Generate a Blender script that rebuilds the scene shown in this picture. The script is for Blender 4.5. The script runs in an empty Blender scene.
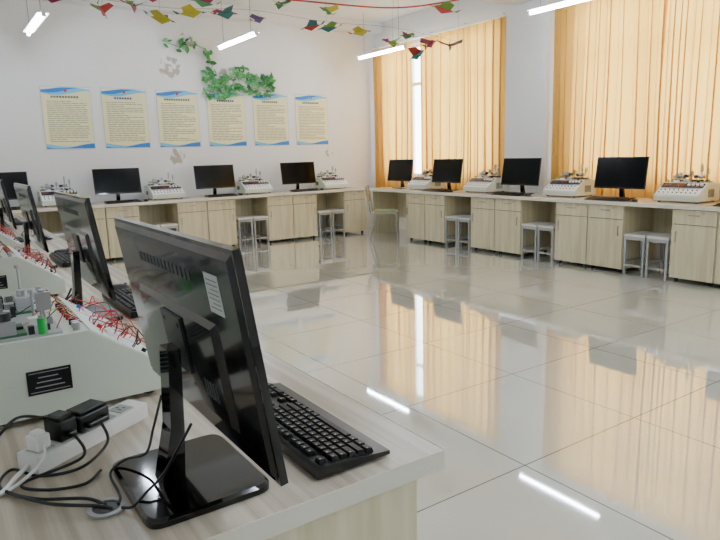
import bpy, bmesh, math, random
from mathutils import Vector, Matrix
random.seed(7)
S=bpy.context.scene
def lin(c):
    return tuple(((x/255)/12.92 if x/255<=0.04045 else ((x/255+0.055)/1.055)**2.4) for x in c)+(1,)
def setin(b,n,v):
    if n in b.inputs: b.inputs[n].default_value=v
def mat(name,c,rough=.5,metal=0,emit=0,coat=0,spec=None,noise=None,bump=0):
    m=bpy.data.materials.new(name); m.use_nodes=True
    nt=m.node_tree; b=nt.nodes['Principled BSDF']
    b.inputs['Base Color'].default_value=lin(c); b.inputs['Roughness'].default_value=rough
    b.inputs['Metallic'].default_value=metal
    if coat: setin(b,'Coat Weight',coat); setin(b,'Coat Roughness',.04)
    if spec is not None: setin(b,'Specular IOR Level',spec)
    if emit:
        setin(b,'Emission Color',lin(c)); setin(b,'Emission Strength',emit)
    if noise:
        (sx,sy,sz),c2,lo,hi=noise
        tc=nt.nodes.new('ShaderNodeTexCoord'); mp=nt.nodes.new('ShaderNodeMapping')
        mp.inputs['Scale'].default_value=(sx,sy,sz)
        nz=nt.nodes.new('ShaderNodeTexNoise'); nz.inputs['Scale'].default_value=1; nz.inputs['Detail'].default_value=5
        cr=nt.nodes.new('ShaderNodeValToRGB'); cr.color_ramp.elements[0].position=lo; cr.color_ramp.elements[1].position=hi
        cr.color_ramp.elements[0].color=lin(c2); cr.color_ramp.elements[1].color=lin(c)
        nt.links.new(tc.outputs['Object'],mp.inputs['Vector']); nt.links.new(mp.outputs[0],nz.inputs['Vector'])
        nt.links.new(nz.outputs['Fac'],cr.inputs[0]); nt.links.new(cr.outputs[0],b.inputs['Base Color'])
    return m
M={}
M['top']=mat('desk_top_laminate',(208,198,182),.25,noise=((1.6,45,45),(182,170,152),.38,.62))
M['front']=mat('cabinet_laminate',(228,219,188),.45,noise=((30,30,1.6),(210,198,162),.35,.65))
M['edge']=mat('desk_edge',(230,225,210),.4)
M['gap']=mat('shadow_gap',(50,45,38),.8)
M['metal']=mat('brushed_metal',(170,172,175),.3,1)
M['dmetal']=mat('dark_metal',(70,72,76),.35,.9)
M['black']=mat('black_plastic',(10,10,11),.35)
M['gloss']=mat('gloss_black',(3,3,4),.07,coat=.25)
M['backp']=mat('monitor_back_black',(4,4,5),.12,coat=.2,spec=.4)
M['screen']=mat('screen_glass',(3,4,5),.15,spec=.15)
M['key']=mat('key_black',(10,10,12),.45,spec=.3)
M['keyl']=mat('key_legend',(170,172,175),.5)
M['white']=mat('white_plastic',(235,235,232),.35)
M['case']=mat('instrument_case',(208,215,200),.4)
M['panel']=mat('instrument_panel',(235,239,240),.4)
M['navy']=mat('navy_print',(40,70,130),.5)
M['red']=mat('red_wire',(190,20,20),.4)
M['blue']=mat('blue_plastic',(40,80,170),.4)
M['green']=mat('green_knob',(20,170,60),.35)
M['pcb']=mat('circuit_board',(60,120,80),.4)
M['digit']=mat('dull_red_digits',(120,40,35),.4)
M['yellow']=mat('yellow_wire',(215,180,40),.4)
M['stool']=mat('stool_white',(222,221,216),.45)
M['stooll']=mat('stool_leg_grey',(172,173,173),.4)
M['wood']=mat('chair_wood',(200,178,132),.45,noise=((4,30,30),(176,150,104),.35,.65))
M['chairg']=mat('chair_green_cushion',(135,155,118),.7)
M['frame']=mat('window_frame_white',(225,228,230),.4)
M['lamp']=mat('lamp_housing',(235,235,235),.4)
M['paper']=mat('sticker_paper',(180,184,182),.6)
M['txt']=mat('print_grey',(105,108,105),.7)
def wallmat(name,c,peel=False):
    m=mat(name,c,.75,noise=((1.3,1.3,1.3),tuple(x-6 for x in c),.3,.7))
    if peel:
        nt=m.node_tree; b=nt.nodes['Principled BSDF']; L=nt.links
        src=b.inputs['Base Color'].links[0].from_socket
        g=nt.nodes.new('ShaderNodeNewGeometry')
        tot=None
        for (x,z,r) in [(3.1,2.62,.42),(3.35,3.0,.35),(3.1,1.35,.3),(4.0,2.55,.4),(5.75,1.35,.18),(3.0,1.75,.14)]:
            d=nt.nodes.new('ShaderNodeVectorMath'); d.operation='DISTANCE'; d.inputs[1].default_value=(x,9.35,z)
            L.new(g.outputs['Position'],d.inputs[0])
            mr=nt.nodes.new('ShaderNodeMapRange'); mr.inputs['From Min'].default_value=r; mr.inputs['From Max'].default_value=r*.3
            L.new(d.outputs['Value'],mr.inputs['Value'])
            if tot is None: tot=mr.outputs[0]
            else:
                a=nt.nodes.new('ShaderNodeMath'); a.operation='MAXIMUM'; L.new(tot,a.inputs[0]); L.new(mr.outputs[0],a.inputs[1]); tot=a.outputs[0]
        nz=nt.nodes.new('ShaderNodeTexNoise'); nz.inputs['Scale'].default_value=11; nz.inputs['Detail'].default_value=4
        L.new(g.outputs['Position'],nz.inputs['Vector'])
        a=nt.nodes.new('ShaderNodeMath'); a.operation='MULTIPLY'; L.new(tot,a.inputs[0]); L.new(nz.outputs['Fac'],a.inputs[1])
        mr=nt.nodes.new('ShaderNodeMapRange'); mr.inputs['From Min'].default_value=.45; mr.inputs['From Max'].default_value=.51
        L.new(a.outputs[0],mr.inputs['Value'])
        mx=nt.nodes.new('ShaderNodeMixRGB'); L.new(mr.outputs[0],mx.inputs[0]); L.new(src,mx.inputs[1]); mx.inputs[2].default_value=lin((182,176,165))
        L.new(mx.outputs[0],b.inputs['Base Color'])
    return m
M['wall']=wallmat('wall_paint',(236,237,238)); M['wallp']=wallmat('wall_paint_peeling',(236,237,238),True)
M['ceil']=wallmat('ceiling_paint',(236,237,238))
def floormat():
    m=mat('glossy_floor_tile',(208,209,200),.04,spec=.8,coat=1.0,noise=((1.2,1.2,1.2),(199,200,190),.3,.7))
    nt=m.node_tree; b=nt.nodes['Principled BSDF']; L=nt.links
    setin(b,'Coat IOR',1.65); setin(b,'Coat Roughness',.03)
    src=b.inputs['Base Color'].links[0].from_socket
    g=nt.nodes.new('ShaderNodeNewGeometry'); sp=nt.nodes.new('ShaderNodeSeparateXYZ'); L.new(g.outputs['Position'],sp.inputs[0])
    outs=[]
    for ax,off in (('X',1.95),('Y',1.67)):
        s=nt.nodes.new('ShaderNodeMath'); s.operation='SUBTRACT'; s.inputs[1].default_value=off-8; L.new(sp.outputs[ax],s.inputs[0])
        p=nt.nodes.new('ShaderNodeMath'); p.operation='PINGPONG'; p.inputs[1].default_value=.4; L.new(s.outputs[0],p.inputs[0])
        l=nt.nodes.new('ShaderNodeMath'); l.operation='LESS_THAN'; l.inputs[1].default_value=.0028; L.new(p.outputs[0],l.inputs[0]); outs.append(l.outputs[0])
    mx=nt.nodes.new('ShaderNodeMath'); mx.operation='MAXIMUM'; L.new(outs[0],mx.inputs[0]); L.new(outs[1],mx.inputs[1])
    c=nt.nodes.new('ShaderNodeMixRGB'); L.new(mx.outputs[0],c.inputs[0]); L.new(src,c.inputs[1]); c.inputs[2].default_value=lin((95,92,84))
    L.new(c.outputs[0],b.inputs['Base Color'])
    r=nt.nodes.new('ShaderNodeMapRange'); r.inputs['To Min'].default_value=1; r.inputs['To Max'].default_value=.1
    L.new(mx.outputs[0],r.inputs['Value']); L.new(r.outputs[0],b.inputs['Coat Weight'])
    return m
M['floor']=floormat()
def curtmat():
    m=bpy.data.materials.new('curtain_fabric'); m.use_nodes=True; nt=m.node_tree; nt.nodes.clear(); L=nt.links
    o=nt.nodes.new('ShaderNodeOutputMaterial'); d=nt.nodes.new('ShaderNodeBsdfDiffuse'); t=nt.nodes.new('ShaderNodeBsdfTranslucent'); mx=nt.nodes.new('ShaderNodeMixShader')
    d.inputs[0].default_value=lin((220,175,94)); t.inputs[0].default_value=lin((240,188,92)); mx.inputs[0].default_value=.42
    L.new(d.outputs[0],mx.inputs[1]); L.new(t.outputs[0],mx.inputs[2]); L.new(mx.outputs[0],o.inputs[0]); return m
M['curtain']=curtmat()
def glassmat():
    m=bpy.data.materials.new('window_glass'); m.use_nodes=True; nt=m.node_tree; nt.nodes.clear(); L=nt.links
    o=nt.nodes.new('ShaderNodeOutputMaterial'); d=nt.nodes.new('ShaderNodeBsdfTransparent'); t=nt.nodes.new('ShaderNodeBsdfGlossy'); mx=nt.nodes.new('ShaderNodeMixShader')
    d.inputs[0].default_value=(.93,.96,.97,1); t.inputs['Roughness'].default_value=.02; mx.inputs[0].default_value=.07
    L.new(d.outputs[0],mx.inputs[1]); L.new(t.outputs[0],mx.inputs[2]); L.new(mx.outputs[0],o.inputs[0]); return m
M['glass']=glassmat()
M['tube']=mat('fluorescent_tube',(228,239,255),.5,emit=100)

class MB:
    def __init__(s): s.v=[];s.f=[];s.mi=[];s.sm=[];s.mats=[];s.T=Matrix()
    def add(s,vs,fs,m,smooth=False):
        m=M[m] if isinstance(m,str) else m
        if m not in s.mats: s.mats.append(m)
        i=s.mats.index(m); o=len(s.v)
        s.v+= [s.T@Vector(p) for p in vs]
        for f in fs: s.f.append([o+k for k in f]); s.mi.append(i); s.sm.append(smooth)
    def box(s,x0,x1,y0,y1,z0,z1,m):
        s.add([(x0,y0,z0),(x1,y0,z0),(x1,y1,z0),(x0,y1,z0),(x0,y0,z1),(x1,y0,z1),(x1,y1,z1),(x0,y1,z1)],
              [(0,3,2,1),(4,5,6,7),(0,1,5,4),(1,2,6,5),(2,3,7,6),(3,0,4,7)],m)
    def frus(s,a,b,y0,y1,m):
        vs=[]
        for (r,y) in ((a,y0),(b,y1)):
            vs+=[(r[0],y,r[2]),(r[1],y,r[2]),(r[1],y,r[3]),(r[0],y,r[3])]
        s.add(vs,[(0,1,2,3),(7,6,5,4),(0,4,5,1),(1,5,6,2),(2,6,7,3),(3,7,4,0)],m)
    def prism(s,poly,x0,x1,m):
        n=len(poly); vs=[(x0,p[0],p[1]) for p in poly]+[(x1,p[0],p[1]) for p in poly]
        fs=[tuple(range(n)),tuple(range(2*n-1,n-1,-1))]+[(i,n+i,n+(i+1)%n,(i+1)%n) for i in range(n)]
        s.add(vs,fs,m)
    def tube(s,pts,r,m,seg=8,r2=None):
        pts=[Vector(p) for p in pts]; n=len(pts); vs=[]; prev=None
        for i,p in enumerate(pts):
            d=(pts[min(i+1,n-1)]-pts[max(i-1,0)]).normalized()
            if prev is None:
                a=d.orthogonal().normalized()
            else:
                a=(prev-d*prev.dot(d)).normalized()
            prev=a; b=d.cross(a); rr=r if r2 is None else r+(r2-r)*i/(n-1)
            for k in range(seg):
                t=2*math.pi*k/seg; vs.append(p+(a*math.cos(t)+b*math.sin(t))*rr)
        fs=[(i*seg+k,i*seg+(k+1)%seg,(i+1)*seg+(k+1)%seg,(i+1)*seg+k) for i in range(n-1) for k in range(seg)]
        s.add(vs,fs,m,True)
        o=[vs[k] for k in range(seg)]; s.add(o,[tuple(range(seg))],m); o=vs[-seg:]; s.add(o,[tuple(range(seg))],m)
    def cyl(s,p0,p1,r,m,seg=16,r2=None): s.tube([p0,p1],r,m,seg,r2)
    def mesh(s,name):
        me=bpy.data.meshes.new(name); me.from_pydata(s.v,[],s.f)
        for x in s.mats: me.materials.append(x)
        for p,i,sm in zip(me.polygons,s.mi,s.sm): p.material_index=i; p.use_smooth=sm
        bm=bmesh.new(); bm.from_mesh(me); bmesh.ops.recalc_face_normals(bm,faces=bm.faces); bm.to_mesh(me); bm.free(); me.update()
        return me
    def build(s,name,bevel=0,loc=(0,0,0),rot=0):
        return place(s.mesh(name),name,loc,rot,bevel)
def place(me,name,loc=(0,0,0),rot=0,bevel=0,parent=None):
    o=bpy.data.objects.new(name,me); S.collection.objects.link(o)
    o.location=loc; o.rotation_euler=(0,0,math.radians(rot))
    if bevel:
        b=o.modifiers.new('bevel','BEVEL'); b.width=bevel; b.segments=2; b.limit_method='ANGLE'; b.angle_limit=math.radians(40)
    if parent: o.parent=parent
    return o
def adopt(o,parent):
    bpy.context.view_layer.update(); o.parent=parent; o.matrix_parent_inverse=parent.matrix_world.inverted(); return o
def cr(P,n=6):
    P=[Vector(p) for p in P]; Q=[P[0]]+P+[P[-1]]; out=[]
    for i in range(1,len(Q)-2):
        a,b,c,d=Q[i-1:i+3]
        for k in range(n):
            t=k/n; out.append(.5*((2*b)+(c-a)*t+(2*a-5*b+4*c-d)*t*t+(3*b-a-3*c+d)*t**3))
    out.append(P[-1]); return out
# ---------------- room
X0,X1,Y0,Y1,H=-2.0,6.75,-2.5,9.35,3.52
b=MB(); b.box(X0-.2,X1+.2,Y0-.2,Y1+.2,-.1,0,'floor'); b.build('floor')
b=MB(); b.box(X0-.2,X1+.2,Y0-.2,Y1+.2,H,H+.1,'ceil'); b.build('ceiling')
b=MB(); b.box(X0-.2,X1+.2,Y1,Y1+.2,0,H,'wallp'); b.build('wall_back')
b=MB(); b.box(X0-.2,X1+.2,Y0-.2,Y0,0,H,'wall'); b.build('wall_front')
def windowed(name,xa,xb,wins,zs,zt):
    b=MB(); ys=[Y0]+[y for w in wins for y in w]+[Y1]
    for i in range(0,len(ys),2): b.box(xa,xb,ys[i],ys[i+1],0,H,'wall')
    for a,c in wins: b.box(xa,xb,a,c,0,zs,'wall'); b.box(xa,xb,a,c,zt,H,'wall')
    b.build(name)
wins=[(-2.1,.3),(1.3,5.1),(6.35,9.1)]; zs,zt=.92,3.05  # first opening is an unseen window, added to bring daylight to the foreground
windowed('wall_right',X1,X1+.2,wins,zs,zt)
b=MB(); b.box(X0-.2,X0,Y0,Y1,0,H,'wall'); b.build('wall_left')
b=MB(); b.box(6.56,X1,5.42,6.1,0,H,'wall'); b.build('wall_column')
b=MB(); b.box(X0,X1-.2,5.55,5.95,3.16,H,'ceil'); b.build('ceiling_beam')
b=MB(); b.box(X0,X1,9.12,9.35,3.36,H,'ceil'); b.build('ceiling_beam')
k=0
for (a,c) in wins:
    k+=1
    b=MB(); x0,x1=X1+.06,X1+.11; t=.05
    b.box(x0,x1,a,c,zs,zs+t,'frame'); b.box(x0,x1,a,c,zt-t,zt,'frame')
    n=4
    for i in range(n+1):
        y=a+(c-a)*i/n; y=min(max(y,a+t/2),c-t/2); b.box(x0,x1,y-t/2,y+t/2,zs+t,zt-t,'frame')
    b.box(x0+.005,x1-.005,a+t,c-t,2.4,2.45,'frame')
    b.box(x0+.022,x0+.026,a+t,c-t,zs+t,zt-t,'glass')
    b.build('window_%d'%k)
def curtain(ya,yb,seed,dense=1.0,xo=0):
    r=random.Random(seed); b=MB(); n=int((yb-ya)/.008); rows=14; zt,zb=3.08,.5
    ph=r.random()*6; vs=[]
    for j in range(rows+1):
        f=j/rows; z=zt+(zb-zt)*f
        for i in range(n+1):
            y=ya+(yb-ya)*i/n
            amp=.034+.014*math.sin(y*4.3+ph)+.008*math.sin(y*9+ph)
            th=y*2*math.pi/.15*dense+ph+1.3*math.sin(y*3.1+ph)+1.2*math.sin(y*7.3+2*ph)+.4*math.sin(f*2.4+ph+y)
            x=6.66+xo+amp*math.sin(th)*(.7+.3*f)+.004*math.sin(y*61+f*3)+.003*math.sin(y*113+2*f)
            yy=y+.029*math.sin(2*th)*(.65+.35*f)+.014*math.sin(f*3+y*5)
            vs.append((x,yy,z))
    fs=[(j*(n+1)+i,j*(n+1)+i+1,(j+1)*(n+1)+i+1,(j+1)*(n+1)+i) for j in range(rows) for i in range(n)]
    b.add(vs,fs,'curtain',True); return b.build('curtain')
curtain(8.2,9.25,1); curtain(6.16,7.95,2); curtain(3.92,5.36,3); curtain(2.3,3.94,4); curtain(1.05,2.3,5)
for a,c in ((6.13,9.3),(1.0,5.38)):
    b=MB(); b.box(6.63,6.67,a,c,3.09,3.115,'white')
    for i in range(5):
        y=a+.1+(c-a-.2)*i/4; b.box(6.64,6.75,y-.01,y+.01,3.115,3.13,'metal')
    b.build('curtain_rail')
# ---------------- desks
def deskmesh(name,L,D,cabs=(1,1),oh=.035,eh=.004):
    b=MB(); f=-D/2; h=L/2
    b.box(-h+.001,h-.001,f,D/2,.722,.76,'top')
    b.box(-h+.001,h-.001,f-.002,f,.721,.761,'edge'); b.box(-h-.0005,-h+.001,f,D/2,.721,.7605,'edge'); b.box(h-.001,h+.0005,f,D/2,.721,.7605,'edge')
    cf=f+oh; w=.43
    for side,on in zip((-1,1),cabs):
        xa,xb=(-h+eh,-h+.004+w) if side<0 else (h-.004-w,h-eh)
        if on:
            b.box(xa,xb,cf+.018,D/2-.02,.04,.722,'front')
            b.box(xa+.012,xb-.012,cf+.016,cf+.02,.05,.715,'gap')
            b.box(xa+.004,xb-.004,cf,cf+.016,.575,.712,'front')
            b.box(xa+.004,xb-.004,cf,cf+.016,.045,.568,'front')
            xm=(xa+xb)/2
            b.box(xm-.05,xm+.05,cf-.018,cf-.01,.66,.668,'metal'); b.box(xm-.05,xm-.044,cf-.012,cf,.66,.668,'metal'); b.box(xm+.044,xm+.05,cf-.012,cf,.66,.668,'metal')
            xh=xb-.05 if side<0 else xa+.05
            b.box(xh-.004,xh+.004,cf-.018,cf-.01,.40,.50,'metal'); b.box(xh-.004,xh+.004,cf-.012,cf,.40,.406,'metal'); b.box(xh-.004,xh+.004,cf-.012,cf,.494,.5,'metal')
            b.cyl((xm+.09,cf-.004,.69),(xm+.09,cf,.69),.009,'metal',10)
            for x in (xa+.05,xb-.05):
                for y in (cf+.06,D/2-.07): b.cyl((x,y,0),(x,y,.04),.02,'black',10)
        else:
            x=-h+.004 if side<0 else h-.024
            b.box(x,x+.02,cf+.05,D/2-.02,0,.722,'front')
    b.box(-h+.02,h-.02,D/2-.05,D/2-.032,.25,.722,'front')
    return b.mesh(name)
L=1.39
dm=deskmesh('lab_desk_mesh',L,.64); dmc=deskmesh('lab_desk_corner_mesh',L,.64,(0,1)); dml=deskmesh('lab_desk_deep_mesh',1.4,.9,(1,1),.06,.008)
for i in range(5): place(dm,'lab_desk',(6.03-L/2-i*L,8.98,0),0,.002)
rb=8.46
for i in range(6): place(dmc if i==0 else dm,'lab_desk',(6.228,rb-L/2-i*L,0),-90,.002)
for i in range(5): place(dml,'lab_desk',(.31,.85+.7+i*1.4,0),90,.002)
# ---------------- monitor
def monmesh():
    b=MB(); W,Hh=.615,.345
    b.T=Matrix.Translation((0,-.008,.11+Hh/2))@Matrix.Rotation(math.radians(-8.5),4,'X')
    w,h=W/2,Hh/2
    b.box(-w,w,-.008,.004,-h,h,'gloss')
    b.box(-w+.011,w-.011,-.0088,-.008,-h+.02,h-.011,'screen')
    b.frus((-w+.006,w-.006,-h+.006,h-.006),(-w+.016,w-.016,-h+.016,h-.016),.004,.009,'backp')
    b.frus((-.2,.2,-.13,.05),(-.185,.185,-.12,.04),.009,.016,'backp')
    for i in range(14): b.box(-.13+i*.02,-.118+i*.02,.0085,.0098,.105,.122,'black')
    b.box(-.05,.05,.016,.02,-.07,.03,'black')
    for x in (-.035,.035):
        for z in (-.055,.015): b.cyl((x,.02,z),(x,.022,z),.004,'dmetal',8)
    for i in range(5): b.box(-.16+i*.012,-.153+i*.012,.0155,.017,-.09,-.06,'dmetal')
    b.box(-.004,.004,-.0092,-.0088,-h+.008,-h+.011,'keyl')
    b.T=Matrix()
    b.prism([(.018,.012),(.058,.012),(.036,.11),(.03,.25),(.008,.25),(.012,.11)],-.024,.024,'gloss')
    n=32; pts=[]
    for k in range(n):
        t=2*math.pi*k/n; c,s_=math.cos(t),math.sin(t)
        pts.append((.13*math.copysign(abs(c)**.2,c),.005+.108*math.copysign(abs(s_)**.2,s_)))
    vs=[(x,y,0) for x,y in pts]+[(x,y,.010) for x,y in pts]+[(x*.95,y*.95,.014) for x,y in pts]
    fs=[tuple(range(n)),tuple(range(2*n,3*n))]
    for r in (0,1): fs+=[(r*n+i,r*n+(i+1)%n,(r+1)*n+(i+1)%n,(r+1)*n+i) for i in range(n)]
    b.add(vs,fs,'gloss')
    return b.mesh('computer_monitor_mesh')
mm=monmesh(); DZ=.7612
def stmesh():
    b=MB(); b.box(-.026,.026,0,.0006,-.03,.03,'paper')
    for i in range(7): b.box(-.02,.02-.012*(i%3==2),.0006,.0009,.02-i*.007,.0215-i*.007,'txt')
    return b.mesh('sticker_mesh')
# ---------------- keyboard
def kbmesh():
    b=MB(); b.prism([(-.08,.004),(-.08,.012),(.075,.026),(.08,.02),(.08,.004)],-.228,.228,'black')
    for x in (-.2,.2):
        for y in (-.06,.06): b.box(x-.015,x+.015,y-.005,y+.005,0,.005,'black')
    def row(y,keys):
        x=-.22
        for w in keys:
            ww=abs(w)*.0193
            if w>0:
                z=.013+(y+.08)*.0903
                vs=[(x+.001,y-.0085,z-.002),(x+ww-.001,y-.0085,z-.002),(x+ww-.001,y+.0085,z-.001),(x+.001,y+.0085,z-.001),
                    (x+.003,y-.006,z+.007),(x+ww-.003,y-.006,z+.007),(x+ww-.003,y+.0065,z+.008),(x+.003,y+.0065,z+.008)]
                b.add(vs,[(0,3,2,1),(4,5,6,7),(0,1,5,4),(1,2,6,5),(2,3,7,6),(3,0,4,7)],'key')
                if w<2: b.add([(x+.005,y+.001,z+.0079),(x+.0075,y+.001,z+.0079),(x+.0075,y+.0045,z+.0082),(x+.005,y+.0045,z+.0082)],[(0,1,2,3)],'keyl')
            x+=ww
    row(.062,[1,-1,1,1,1,1,-.5,1,1,1,1,-.5,1,1,1,1,-.25,1,1,1,-.25,1,1,1,1])
    row(.036,[1]*13+[2,-.25,1,1,1,-.25,1,1,1,1])
    row(.017,[1.5]+[1]*12+[1.5,-.25,1,1,1,-.25,1,1,1,1])
    row(-.002,[1.75]+[1]*11+[2.25,-.25,-3,-.25,1,1,1,1])
    row(-.021,[2.25]+[1]*10+[2.75,-.25,-1,1,-1,-.25,1,1,1,1])
    row(-.040,[1.25,1.25,1.25,6.25,1.25,1.25,1.25,1.25,-.25,1,1,1,-.25,2,1,1])
    return b.mesh('computer_keyboard_mesh')
km=kbmesh()
def mousemesh():
    b=MB(); n=16
    prof=[(0,0.96),(.008,1.0),(.018,.93),(.027,.72),(.032,.35)]
    vs=[]
    for z,s_ in prof:
        for k in range(n):
            t=2*math.pi*k/n; vs.append((.03*s_*math.cos(t),.055*s_*math.sin(t)+ (.006 if z>.02 else 0),z))
    fs=[(r*n+i,r*n+(i+1)%n,(r+1)*n+(i+1)%n,(r+1)*n+i) for r in range(len(prof)-1) for i in range(n)]
    fs+=[tuple(range(n)),tuple(range((len(prof)-1)*n,len(prof)*n))]
    b.add(vs,fs,'black',True); b.cyl((-.004,-.03,.027),(.004,-.03,.027),.007,'dmetal',10)
    return b.mesh('mouse_mesh')
mo=mousemesh()
# ---------------- instrument console
def console(wires,near):
    b=MB(); r=random.Random(5)
    b.prism([(.19,.015),(.19,.18),(.18,.19),(-.03,.19),(-.195,.072),(-.2,.06),(-.2,.015)],-.23,.23,'case')
    for x in (-.19,.19):
        for y in (-.16,.15): b.cyl((x,y,0),(x,y,.016),.014,'black',10)
    b.box(-.2315,-.23,.015,.105,.065,.12,'black')
    b.box(-.2317,-.2315,.02,.1,.07,.0715,'keyl'); b.box(-.2317,-.2315,.02,.1,.1135,.115,'keyl')
    for i in range(3): b.box(-.2317,-.2315,.03+.006*i,.09-.004*i,.08+i*.011,.0825+i*.011,'keyl')
    for i in range(6): b.box(.23,.2312,-.02+i*.02,-.01+i*.02,.05,.13,'dmetal')
    T=Matrix(((1,0,0,0),(0,-.813,-.582,-.032),(0,-.582,.813,.1897),(0,0,0,1))); b.T=T
    b.box(-.222,.222,.004,.195,0,.003,'panel')
    if near:
        for j in range(9):
            for i in range(26): b.box(-.2+i*.016,-.1975+i*.016,.018+j*.02,.0205+j*.02,.003,.0034,'txt')
        for x in (-.16,-.02,.12): b.box(x,x+.05,.06,.08,.003,.009,'white'); b.box(x+.08,x+.083,.03,.16,.003,.0035,'navy')
        for x,y,m in ((-.11,.05,'red'),(.04,.12,'black'),(.15,.05,'blue'),(-.19,.15,'black')): b.cyl((x,y,.003),(x,y,.012),.006,m,10)
    else:
        b.box(-.215,.215,.012,.085,.003,.006,'dmetal')
        for x in (-.205,-.075):
            b.box(x,x+.11,.018,.075,.006,.009,'black')
            for i in range(4): b.box(x+.02+i*.018,x+.032+i*.018,.034,.06,.009,.0095,'digit')
        for i in range(4):
            x=.065+i*.042; b.cyl((x,.045,.005),(x,.045,.02),.014,'white',14); b.box(x-.001,x+.001,.034,.046,.02,.0206,'black')
        b.box(-.2,.2,.092,.1,.003,.0036,'navy')
        for i in range(9):
            x=-.19+i*.046
            for j in range(2):
                y=.122+j*.04; b.cyl((x,y,.003),(x,y,.011),.007,('dmetal','black','red','blue','green','dmetal')[(i+2*j)%6],8)
    for k in range(wires):
        x=-.19+r.randrange(9)*.046; y=.04+r.randrange(4)*.04; x2=min(max(x+r.uniform(-.15,.15),-.2),.2); y2=.04+r.randrange(4)*.04
        hh=.012+r.random()*.03
        b.tube(cr([(x,y,.003),(x,y,.018),((x+x2)/2+r.uniform(-.02,.02),(y+y2)/2+r.uniform(-.03,.03),hh+.01),(x2,y2,.018),(x2,y2,.003)],5),.0014,('red','black','red','red','black','red','black','black')[k%8],6)
    b.T=Matrix()
    if near:
        b.box(-.215,.215,.02,.17,.19,.196,'stooll')
        b.box(-.205,-.10,.09,.165,.196,.202,'pcb'); b.box(.02,.13,.03,.10,.196,.202,'pcb')
        for i in range(30):
            x=r.uniform(-.2,.19); y=r.uniform(.03,.155); w_=r.uniform(.005,.013); h_=r.uniform(.01,.03)
            b.box(x-w_,x+w_,y-w_*.8,y+w_*.8,.196,.196+h_,('dmetal','metal','stooll','black','metal','white','dmetal')[i%7])
        for x,y,h_ in ((-.19,.05,.085),(-.14,.05,.085),(-.02,.14,.11),(.06,.14,.11),(.17,.06,.095),(-.17,.15,.13),(-.08,.06,.07),(.1,.16,.12)):
            b.cyl((x,y,.196),(x,y,.196+h_),.0035,'metal',8); b.cyl((x,y,.196+h_),(x,y,.205+h_),.008,'metal',12)
        b.box(-.21,-.175,.11,.15,.202,.232,'metal'); b.cyl((-.19,.13,.232),(-.19,.13,.25),.014,'dmetal',16)
        b.cyl((-.195,.05,.265),(-.125,.05,.265),.012,'metal',14); b.box(-.2,-.188,.035,.065,.245,.285,'metal')
        b.cyl((-.03,.14,.29),(.07,.14,.29),.009,'metal',14); b.cyl((.0,.14,.29),(.04,.14,.29),.018,'stooll',16)
        b.box(.03,.10,.045,.085,.202,.235,'stooll'); b.cyl((.065,.065,.235),(.065,.065,.25),.014,'metal',16)
        b.cyl((-.205,-.01,.19),(-.205,-.01,.208),.008,'metal',12); b.cyl((-.175,-.012,.19),(-.175,-.012,.205),.008,'metal',12); b.cyl((-.145,-.012,.19),(-.145,-.012,.205),.008,'black',12)
        b.cyl((-.212,.06,.196),(-.212,.06,.232),.009,'green',14); b.cyl((-.212,.06,.232),(-.212,.06,.238),.006,'metal',12)
        for i in range(6): b.cyl((-.09+i*.03,-.012,.19),(-.09+i*.03,-.012,.203),.006,('red','black')[i%2],10)
        for k in range(9):
            x=-.2+k*.04; b.tube(cr([(x,.03+.03*(k%3),.2),(x+.02,.01,.225+.01*(k%2)),(x+.05,-.01,.21),(x+.04,-.03,.195)],5),.0013,('red','black','yellow','black')[k%4],6)
    else:
        b.box(-.2,.2,.05,.075,.19,.202,'metal'); b.box(-.2,.2,.10,.125,.19,.202,'metal')
        for x,h,w_ in ((-.17,.07,.02),(-.12,.10,.016),(-.06,.085,.022),(.0,.12,.012),(.05,.08,.02),(.10,.19,.006),(.16,.15,.007)):
            b.box(x-w_,x+w_,.05,.125,.202,.216,'dmetal'); b.cyl((x,.0875,.216),(x,.0875,.19+h),.005,'metal',10)
            b.box(x-w_,x+w_,.07,.105,.19+h*.55,.19+h*.9,('metal','stooll','dmetal')[int(h*100)%3])
        b.cyl((-.14,.0875,.245),(-.09,.0875,.245),.022,'metal',16); b.cyl((-.09,.0875,.245),(-.072,.0875,.245),.026,'metal',16)
        b.cyl((-.2,.01,.19),(-.2,.01,.215),.01,'green',12)
        b.cyl((.07,.0875,.25),(.13,.0875,.25),.02,'metal',16)
        b.box(-.04,.03,.0,.035,.19,.22,'stooll'); b.cyl((.11,.01,.19),(.11,.01,.215),.015,'black',12)
        b.box(-.14,-.09,-.015,.03,.19,.212,'white')
    return b.mesh('instrument_console_mesh')
cm=console(3,False); cmw=console(22,True)
# ---------------- stool
def stoolmesh():
    b=MB(); w,d,h=.115,.16,.43
    b.box(-w,w,-d,d,h-.025,h,'stool')
    for x in (-1,1):
        for y in (-1,1):
            b.box(x*(w-.012)-.011,x*(w-.012)+.011,y*(d-.012)-.011,y*(d-.012)+.011,0,h-.025,'stooll')
    for y in (-1,1):
        yy=y*(d-.012); b.box(-w+.02,w-.02,yy-.008,yy+.008,h-.06,h-.026,'stooll'); b.box(-w+.02,w-.02,yy-.008,yy+.008,.09,.11,'stooll')
    for x in (-1,1):
        xx=x*(w-.012); b.box(xx-.008,xx+.008,-d+.02,d-.02,h-.06,h-.026,'stooll'); b.box(xx-.008,xx+.008,-d+.02,d-.02,.13,.15,'stooll')
    return b.mesh('stool_mesh')
sm=stoolmesh()
for i,x in enumerate((4.92,3.51,2.115,.72)):
    place(mm,'computer_monitor',(x,9.0,DZ),0,.0015); place(cm,'instrument_console',(x+.66,9.08,DZ),0)
    place(km,'computer_keyboard',(x,8.78,DZ),0); place(mo,'computer_mouse',(x+.3,8.77,DZ),0)
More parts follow.
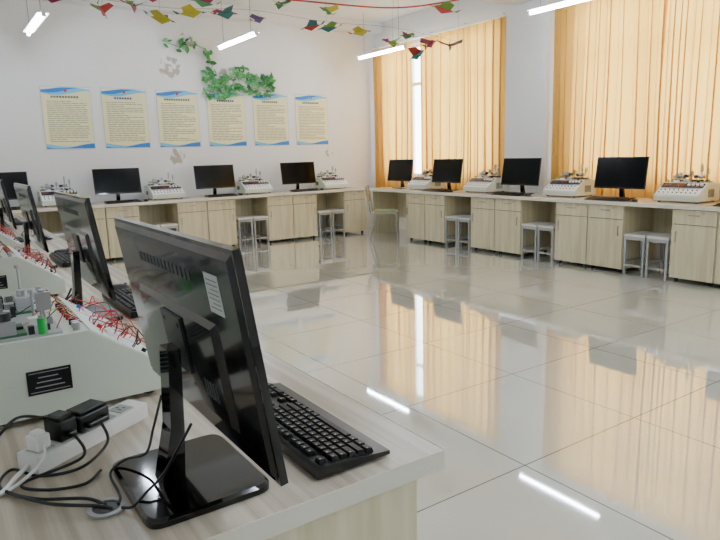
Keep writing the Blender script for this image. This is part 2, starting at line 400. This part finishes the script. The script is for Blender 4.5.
for i in range(5):
    c=6.03-L/2-i*L
    if i<4:
        for dx in (-.125,.125): place(sm,'stool',(c+dx,8.83,0),0,.002)
for y in (8.03,6.92,5.53,4.115,2.73,1.35):
    place(mm,'computer_monitor',(6.26,y,DZ),-90,.0015)
    if y!=8.03: place(km,'computer_keyboard',(6.03,y,DZ),-90); place(mo,'computer_mouse',(6.02,y-.32,DZ),-90)
    if y<8: place(cm,'instrument_console',(6.32,y-.7,DZ),-90)
place(cm,'instrument_console',(6.32,7.475,DZ),-90)
for i in range(1,6):
    c=rb-L/2-i*L
    for dx in (-.125,.125): place(sm,'stool',(6.1,c+dx,0),-90,.002)
zc=DZ+.0045
nearmon=None
for i,y in enumerate((1.07,2.43,3.83,5.23,6.63)):
    x=.325 if i==0 else .42
    o=place(mm,'computer_monitor',(x,y if i else 1.045,DZ),90,.0015)
    if i==0:
        nearmon=o
        s_=place(stmesh(),'sticker',(0,0,0),0,parent=o)
        s_.matrix_local=Matrix.Translation((0,-.008,.11+.1725))@Matrix.Rotation(math.radians(-8.5),4,'X')@Matrix.Translation((-.22,.0092,.1))
    else:
        b=MB(); rr=random.Random(i)
        for q in range(5):
            P=[(.39,y+rr.uniform(-.1,.1),.86),(.34,y+rr.uniform(-.1,.1),.80)]
            for _ in range(5): P.append((rr.uniform(.12,.27),y+rr.uniform(-.26,.2),zc+rr.uniform(0,.012)))
            b.tube(cr(P,7),.0035,'black',6)
        adopt(b.build('monitor_cable'),o)
    place(cmw if i<3 else cm,'instrument_console',(.225,1.715+i*1.4,DZ),90,.0015 if i<2 else 0)
    place(km,'computer_keyboard',(.58 if i==0 else .62,1.12+i*1.4,DZ),90,.0005 if i==0 else 0)
    if i: place(mo,'computer_mouse',(.63,1.12+i*1.4+.32,DZ),90)
# ---------------- corner chair
b=MB()
b.tube(cr([(-.19,-.19,.0),(-.19,-.18,.25),(-.185,-.17,.42),(-.185,.1,.425),(-.185,.2,.43),(-.18,.23,.6),(-.17,.27,.84)],6),.012,'metal')
b.tube(cr([(.19,-.19,.0),(.19,-.18,.25),(.185,-.17,.42),(.185,.1,.425),(.185,.2,.43),(.18,.23,.6),(.17,.27,.84)],6),.012,'metal')
for x in (-.185,.185): b.tube([(x,.12,.42),(x,.24,0)],.012,'metal')
b.tube([(-.19,.19,.16),(.19,.19,.16)],.008,'metal'); b.tube([(-.188,-.183,.2),(.188,-.183,.2)],.008,'metal')
def sheet(b,fn,nu,nv,th,m):
    top=[fn(i/nu,j/nv) for j in range(nv+1) for i in range(nu+1)]
    bot=[(p[0],p[1]+th[1],p[2]+th[2]) for p in top]; N=len(top)
    fs=[]
    for j in range(nv):
        for i in range(nu):
            a=j*(nu+1)+i; q=(a,a+1,a+nu+2,a+nu+1); fs.append(q); fs.append(tuple(N+k for k in reversed(q)))
    per=[i for i in range(nu+1)]+[(j+1)*(nu+1)-1 for j in range(1,nv+1)]+[nv*(nu+1)+i for i in range(nu-1,-1,-1)]+[j*(nu+1) for j in range(nv-1,0,-1)]
    for k in range(len(per)): a,c=per[k],per[(k+1)%len(per)]; fs.append((a,c,N+c,N+a))
    b.add(top+bot,fs,m,True)
sheet(b,lambda u,v:(-.2+.4*u,-.2+.4*v,.452+.012*math.cos(math.pi*v)*.5-.012*math.sin(math.pi*u)),8,8,(0,0,-.014),'wood')
sheet(b,lambda u,v:(-.17+.34*u,-.17+.33*v,.47-.008*math.sin(math.pi*u)),6,6,(0,0,-.016),'chairg')
sheet(b,lambda u,v:(-.19+.38*u,.222+.05*v+.03*math.sin(math.pi*u),.60+.24*v),8,5,(0,.014,0),'wood')
b.build('wooden_chair',0,(5.72,7.74,0),50)
# ---------------- lamps
def lampmesh():
    b=MB(); b.box(-.035,.035,-.61,.61,.02,.05,'lamp'); b.prism([(-.6,.02),(.6,.02),(.6,.021),(-.6,.021)],-.06,.06,'lamp')
    for y in (-.6,.6): b.box(-.02,.02,y-.012,y+.012,-.018,.02,'lamp')
    b.cyl((0,-.59,-.004),(0,.59,-.004),.015,'tube',12)
    for y in (-.45,.45): b.cyl((0,y,.05),(0,y,H-2.84),.004,'metal',6)
    return b.mesh('fluorescent_lamp_mesh')
lm=lampmesh()
for x in (1.2,3.62,6.0):
    for y in (8.15,4.5,.9): place(lm,'fluorescent_ceiling_lamp',(x if y>5 or x<5 else 5.86,y,2.84))
# ---------------- posters
M['pcream']=mat('poster_cream',(236,232,188),.55); M['pblue']=mat('poster_blue',(30,120,205),.5); M['pcyan']=mat('poster_cyan',(110,195,230),.5); M['ptxt']=mat('poster_text',(95,104,88),.7); M['pred']=mat('poster_emblem',(200,60,50),.6); M['pedge']=mat('poster_border',(190,208,204),.5)
def poster(k):
    r=random.Random(k); b=MB(); w,h=.31,.41
    b.box(-w,w,-.006,0,-h,h,'pedge'); b.box(-w+.008,w-.008,-.0066,-.006,-h+.008,h-.008,'pcream')
    def band(sgn,a,y,m,ph,t):
        n=20; vs=[];fs=[]
        for i in range(n+1):
            u=i/n; x=-w+.008+u*(2*w-.016); c=t+a*math.sin(u*math.pi*1.5+ph)
            vs+=[(x,y,sgn*(h-.008)),(x,y,sgn*(h-.008-max(c,.004)))]
        for i in range(n): fs.append((2*i,2*i+2,2*i+3,2*i+1))
        b.add(vs,fs,m)
    band(1,.03,-.0068,'pcyan',.2,.075); band(1,.035,-.0070,'pblue',.8,.042); band(1,.02,-.0072,'panel',2,.02)
    band(-1,.025,-.0068,'pcyan',2.5,.05); band(-1,.03,-.0070,'pblue',3.4,.03)
    b.cyl((-.0,-.0075,h-.055),(0,-.006,h-.055),.018,'pred',14)
    tw=r.uniform(.13,.2); 
    n=int(tw*2/.035)
    for i in range(n): b.box(-tw+i*.035,-tw+i*.035+.027,-.0072,-.0066,h-.15,h-.122,'navy' if k%2 else 'ptxt')
    z=h-.19
    while z>-h+.09:
        e=.25 if r.random()<.7 else r.uniform(-.05,.2); x=-.25
        while x<e-.02:
            l=min(r.uniform(.04,.12),e-x); b.box(x,x+l,-.0070,-.0066,z-.007,z,'ptxt'); x+=l+.01
        z-=.025
    return b.build('wall_poster',0,(1.645+.755*k,9.35,1.9))
for k in range(6): poster(k)
# ---------------- crepe leaf vine on wall
M['leaf']=mat('crepe_leaf',(75,155,85),.6); M['leaf2']=mat('crepe_leaf_light',(125,190,125),.6); M['leaf3']=mat('crepe_leaf_dark',(50,115,62),.6)
b=MB(); r=random.Random(11)
path=[(3.02,2.98),(3.25,2.92),(3.45,2.96),(3.62,2.9),(3.72,2.68),(3.62,2.5),(3.78,2.42),(4.0,2.5),(4.15,2.6),(4.3,2.55),(4.45,2.5),(4.65,2.52),(4.6,2.35),(4.35,2.38),(4.1,2.36),(3.95,2.3),(3.75,2.28),(3.6,2.33)]
P=cr([(x,9.325,z) for x,z in path],8); b.tube(P,.004,'leaf3',5)
for i,p in enumerate(P):
    if r.random()<.28: continue
    for q in range(1 if i<34 else 2):
        s_=r.uniform(.03,.07) if i<34 else r.uniform(.04,.07); a=r.uniform(0,6.28); t=r.uniform(-.5,.5)
        T=Matrix.Translation(p+Vector((r.uniform(-.08,.08),-.035,r.uniform(-.08,.08))))@Matrix.Rotation(a,4,'Y')@Matrix.Rotation(t,4,'X')
        vs=[T@Vector(v) for v in ((-s_,0,0),(-s_*.3,-.012,s_*.45),(s_*.4,-.008,s_*.4),(s_,0,0),(s_*.4,.006,-s_*.4),(-s_*.3,.006,-s_*.45),(0,.012,0))]
        vs=[Vector((v.x,min(v.y,9.345),v.z)) for v in vs]
        b.add(vs,[(i_,(i_+1)%6,6) for i_ in range(6)],('leaf','leaf2','leaf3','leaf')[r.randrange(4)])
b.build('leaf_garland')
# ---------------- paper birds
PC=[mat('paper_'+n,c,.6) for n,c in (('green',(45,125,65)),('yellow',(185,175,50)),('magenta',(155,38,85)),('teal',(35,105,110)),('red',(165,48,42)),('lime',(100,150,55)),('purple',(105,75,125)))]
def bird(b,p,s_,a,m1,m2,top):
    T=Matrix.Translation(p)@Matrix.Rotation(a,4,'Z')@Matrix.Rotation(r.uniform(-.35,.35),4,'Y')
    def A(v,f,m): b.add([T@(Vector(q)*s_) for q in v],f,m)
    A([(-.5,0,.02),(.15,.0,.2),(.55,0,.05),(.1,0,-.2)],[(0,1,2,3)],m1)
    A([(-.3,.0,.05),(.35,0,.08),(.05,.55,.3),(-.35,.45,.2)],[(0,1,2,3)],m2)
    A([(-.3,.0,.05),(.35,0,.08),(.05,-.55,.3),(-.35,-.45,.2)],[(0,1,2,3)],m1)
    A([(-.45,0,.02),(-.8,.18,.2),(-.62,0,.02),(-.8,-.18,.2)],[(0,1,2,3)],m2)
    A([(.5,0,.07),(.75,0,.0),(.52,.03,-.02)],[(0,1,2)],m2)
    b.cyl(p,top,.0012,'txt',4)
def garland(pts,birds,mcol,rr):
    b=MB(); P=cr(pts,10); b.tube(P,rr,mcol,5)
    for t,dy,dz,s_ in birds:
        q=P[min(int(t*(len(P)-1)),len(P)-1)]
        bird(b,Vector((q.x,q.y+dy,q.z-dz)),s_*1.3,r.uniform(0,6.28),PC[r.randrange(7)],PC[r.randrange(7)],Vector((q.x,q.y,q.z)))
    for i in range(0,len(pts)): b.cyl(pts[i],(pts[i][0],pts[i][1],H),.0012,'txt',4)
    b.build('paper_bird_garland')
garland([(.9,6.9,2.95),(2.2,6.85,2.88),(3.2,6.8,2.94),(4.2,6.8,2.9),(5.2,6.8,2.92),(6.4,6.85,2.84)],
  [(.07,0,.06,.2),(.12,.05,.1,.16),(.16,0,.04,.2),(.2,0,.12,.18),(.26,0,.05,.18),(.35,0,.06,.2),(.42,0,.1,.14),(.56,0,.08,.16),(.62,.1,.05,.17),(.7,0,.1,.16),(.81,0,.2,.2),(.85,0,.08,.15),(.88,.1,.26,.22),(.91,0,.12,.2),(.96,0,.1,.26)],'txt',.002)
garland([(.8,6.4,3.0),(1.9,6.15,2.84),(3.1,5.9,2.86),(4.3,5.6,2.84),(5.2,5.45,3.0)],
  [(.12,0,.02,.18),(.2,0,.02,.2),(.27,0,.03,.2),(.35,0,.06,.16),(.5,0,.06,.16),(.62,0,.08,.15),(.9,0,.08,.18)],PC[4],.009)
# ---------------- power strip & cables on near desk
b=MB(); b.box(-.14,.14,-.028,.028,0,.034,'white')
for i in range(5):
    x=-.11+i*.05
    b.box(x-.018,x+.018,-.02,.02,.034,.0355,'paper')
    for dx,dy in ((-.006,-.004),(.006,-.004),(0,.009)): b.box(x+dx-.0015,x+dx+.0015,dy-.004,dy+.004,.0355,.0359,'black')
SA=31; SP=Vector((.205,1.32,DZ)); ps=b.build('power_strip',.004,SP,SA)
R=Matrix.Rotation(math.radians(SA),4,'Z')
def sp(x,y,z): return SP+R@Vector((x,y,z))
def adap(x,h,w,d,m='black'):
    b=MB(); b.box(-w/2,w/2,-d/2,d/2,0,h*.8,m)
    b.box(-w/2+.005,w/2-.005,-d/2+.005,d/2-.005,h*.8,h,m); b.box(-w/2+.012,w/2-.012,-d/2-.012,-d/2,.006,.018,m)
    return adopt(b.build('power_adapter' if m=='black' else 'power_plug',.003,sp(x,0,.0362),SA),ps)
adap(.0,.042,.075,.05); adap(-.062,.05,.04,.045); adap(-.113,.036,.03,.032,'white')
def cable(pts,rad,m,name='power_cable',par=None):
    b=MB(); b.tube(cr(pts,8),rad,m,8); adopt(b.build(name),par or ps)
cable([sp(-.0,-.04,.048),sp(-.02,-.075,.02),(.17,1.2,zc),(.1,1.21,zc),(.06,1.27,zc),(.035,1.21,zc),(.08,1.13,zc),(.15,1.07,zc+.004),(.175,1.035,zc)],.003,'black')
cable([sp(-.062,-.036,.048),sp(-.085,-.08,.02),(.07,1.2,zc),(.1,1.15,zc),(.16,1.13,zc),(.195,1.165,zc)],.003,'black')
cable([sp(-.062,.034,.07),sp(-.11,.06,.085),sp(-.19,.03,.06),(.03,1.3,zc+.01),(.03,1.22,zc),(.09,1.09,zc+.008),(.165,1.03,zc+.004),(.18,1.015,zc)],.003,'black')
cable([sp(-.113,-.017,.045),sp(-.14,-.04,.03),(.05,1.19,zc),(-.02,1.17,zc)],.003,'white')
cable([sp(-.14,0,.015),sp(-.17,-.01,.01),(.02,1.17,zc+.0),(-.06,1.16,zc)],.0045,'white','extension_cord')
cable([(.305,1.12,.90),(.285,1.12,.84),(.265,1.11,.80),(.235,1.14,.785),(.205,1.13,.772),(.203,1.07,zc),(.2,1.04,zc+.002),(.193,1.025,zc)],.0025,'black','monitor_cable',nearmon)
cable([(.305,.96,.90),(.29,.99,.85),(.265,1.01,.80),(.235,1.0,.785),(.21,.995,zc+.004),(.195,1.01,zc)],.0025,'black','monitor_cable',nearmon)
b=MB(); n=24
ra,rb_,z0,z1=.022,.03,0,.004
vs=[]
for z in (z0,z1):
    for rr in (ra,rb_):
        for k in range(n): t=2*math.pi*k/n; vs.append((rr*math.cos(t),rr*math.sin(t),z))
fs=[]
for k in range(n):
    k2=(k+1)%n; fs+=[(k,k2,n+k2,n+k),(2*n+k,2*n+k2,3*n+k2,3*n+k),(k,k2,2*n+k2,2*n+k),(n+k,n+k2,3*n+k2,3*n+k)]
b.add(vs,fs,'stooll')
b.cyl((0,0,0),(0,0,.0012),.022,'black',24)
b.build('cable_grommet',0,(.175,1.03,DZ-.0002))
# ---------------- world, camera
w=bpy.data.worlds.new('World'); S.world=w; w.use_nodes=True
bg=w.node_tree.nodes['Background']; bg.inputs[0].default_value=(.88,.95,1,1); bg.inputs[1].default_value=14.5
cam=bpy.data.cameras.new('camera'); co=bpy.data.objects.new('camera',cam); S.collection.objects.link(co)
cam.sensor_width=36; cam.lens=31.3; cam.clip_start=.02
Rm=Matrix(((.8258,.1248,-.55),(-.5635,.1367,-.8147),(-.0265,.9827,.1832)))
co.matrix_world=Matrix.Translation((0,0,1.33))@Rm.to_quaternion().to_matrix().to_4x4()
S.camera=co
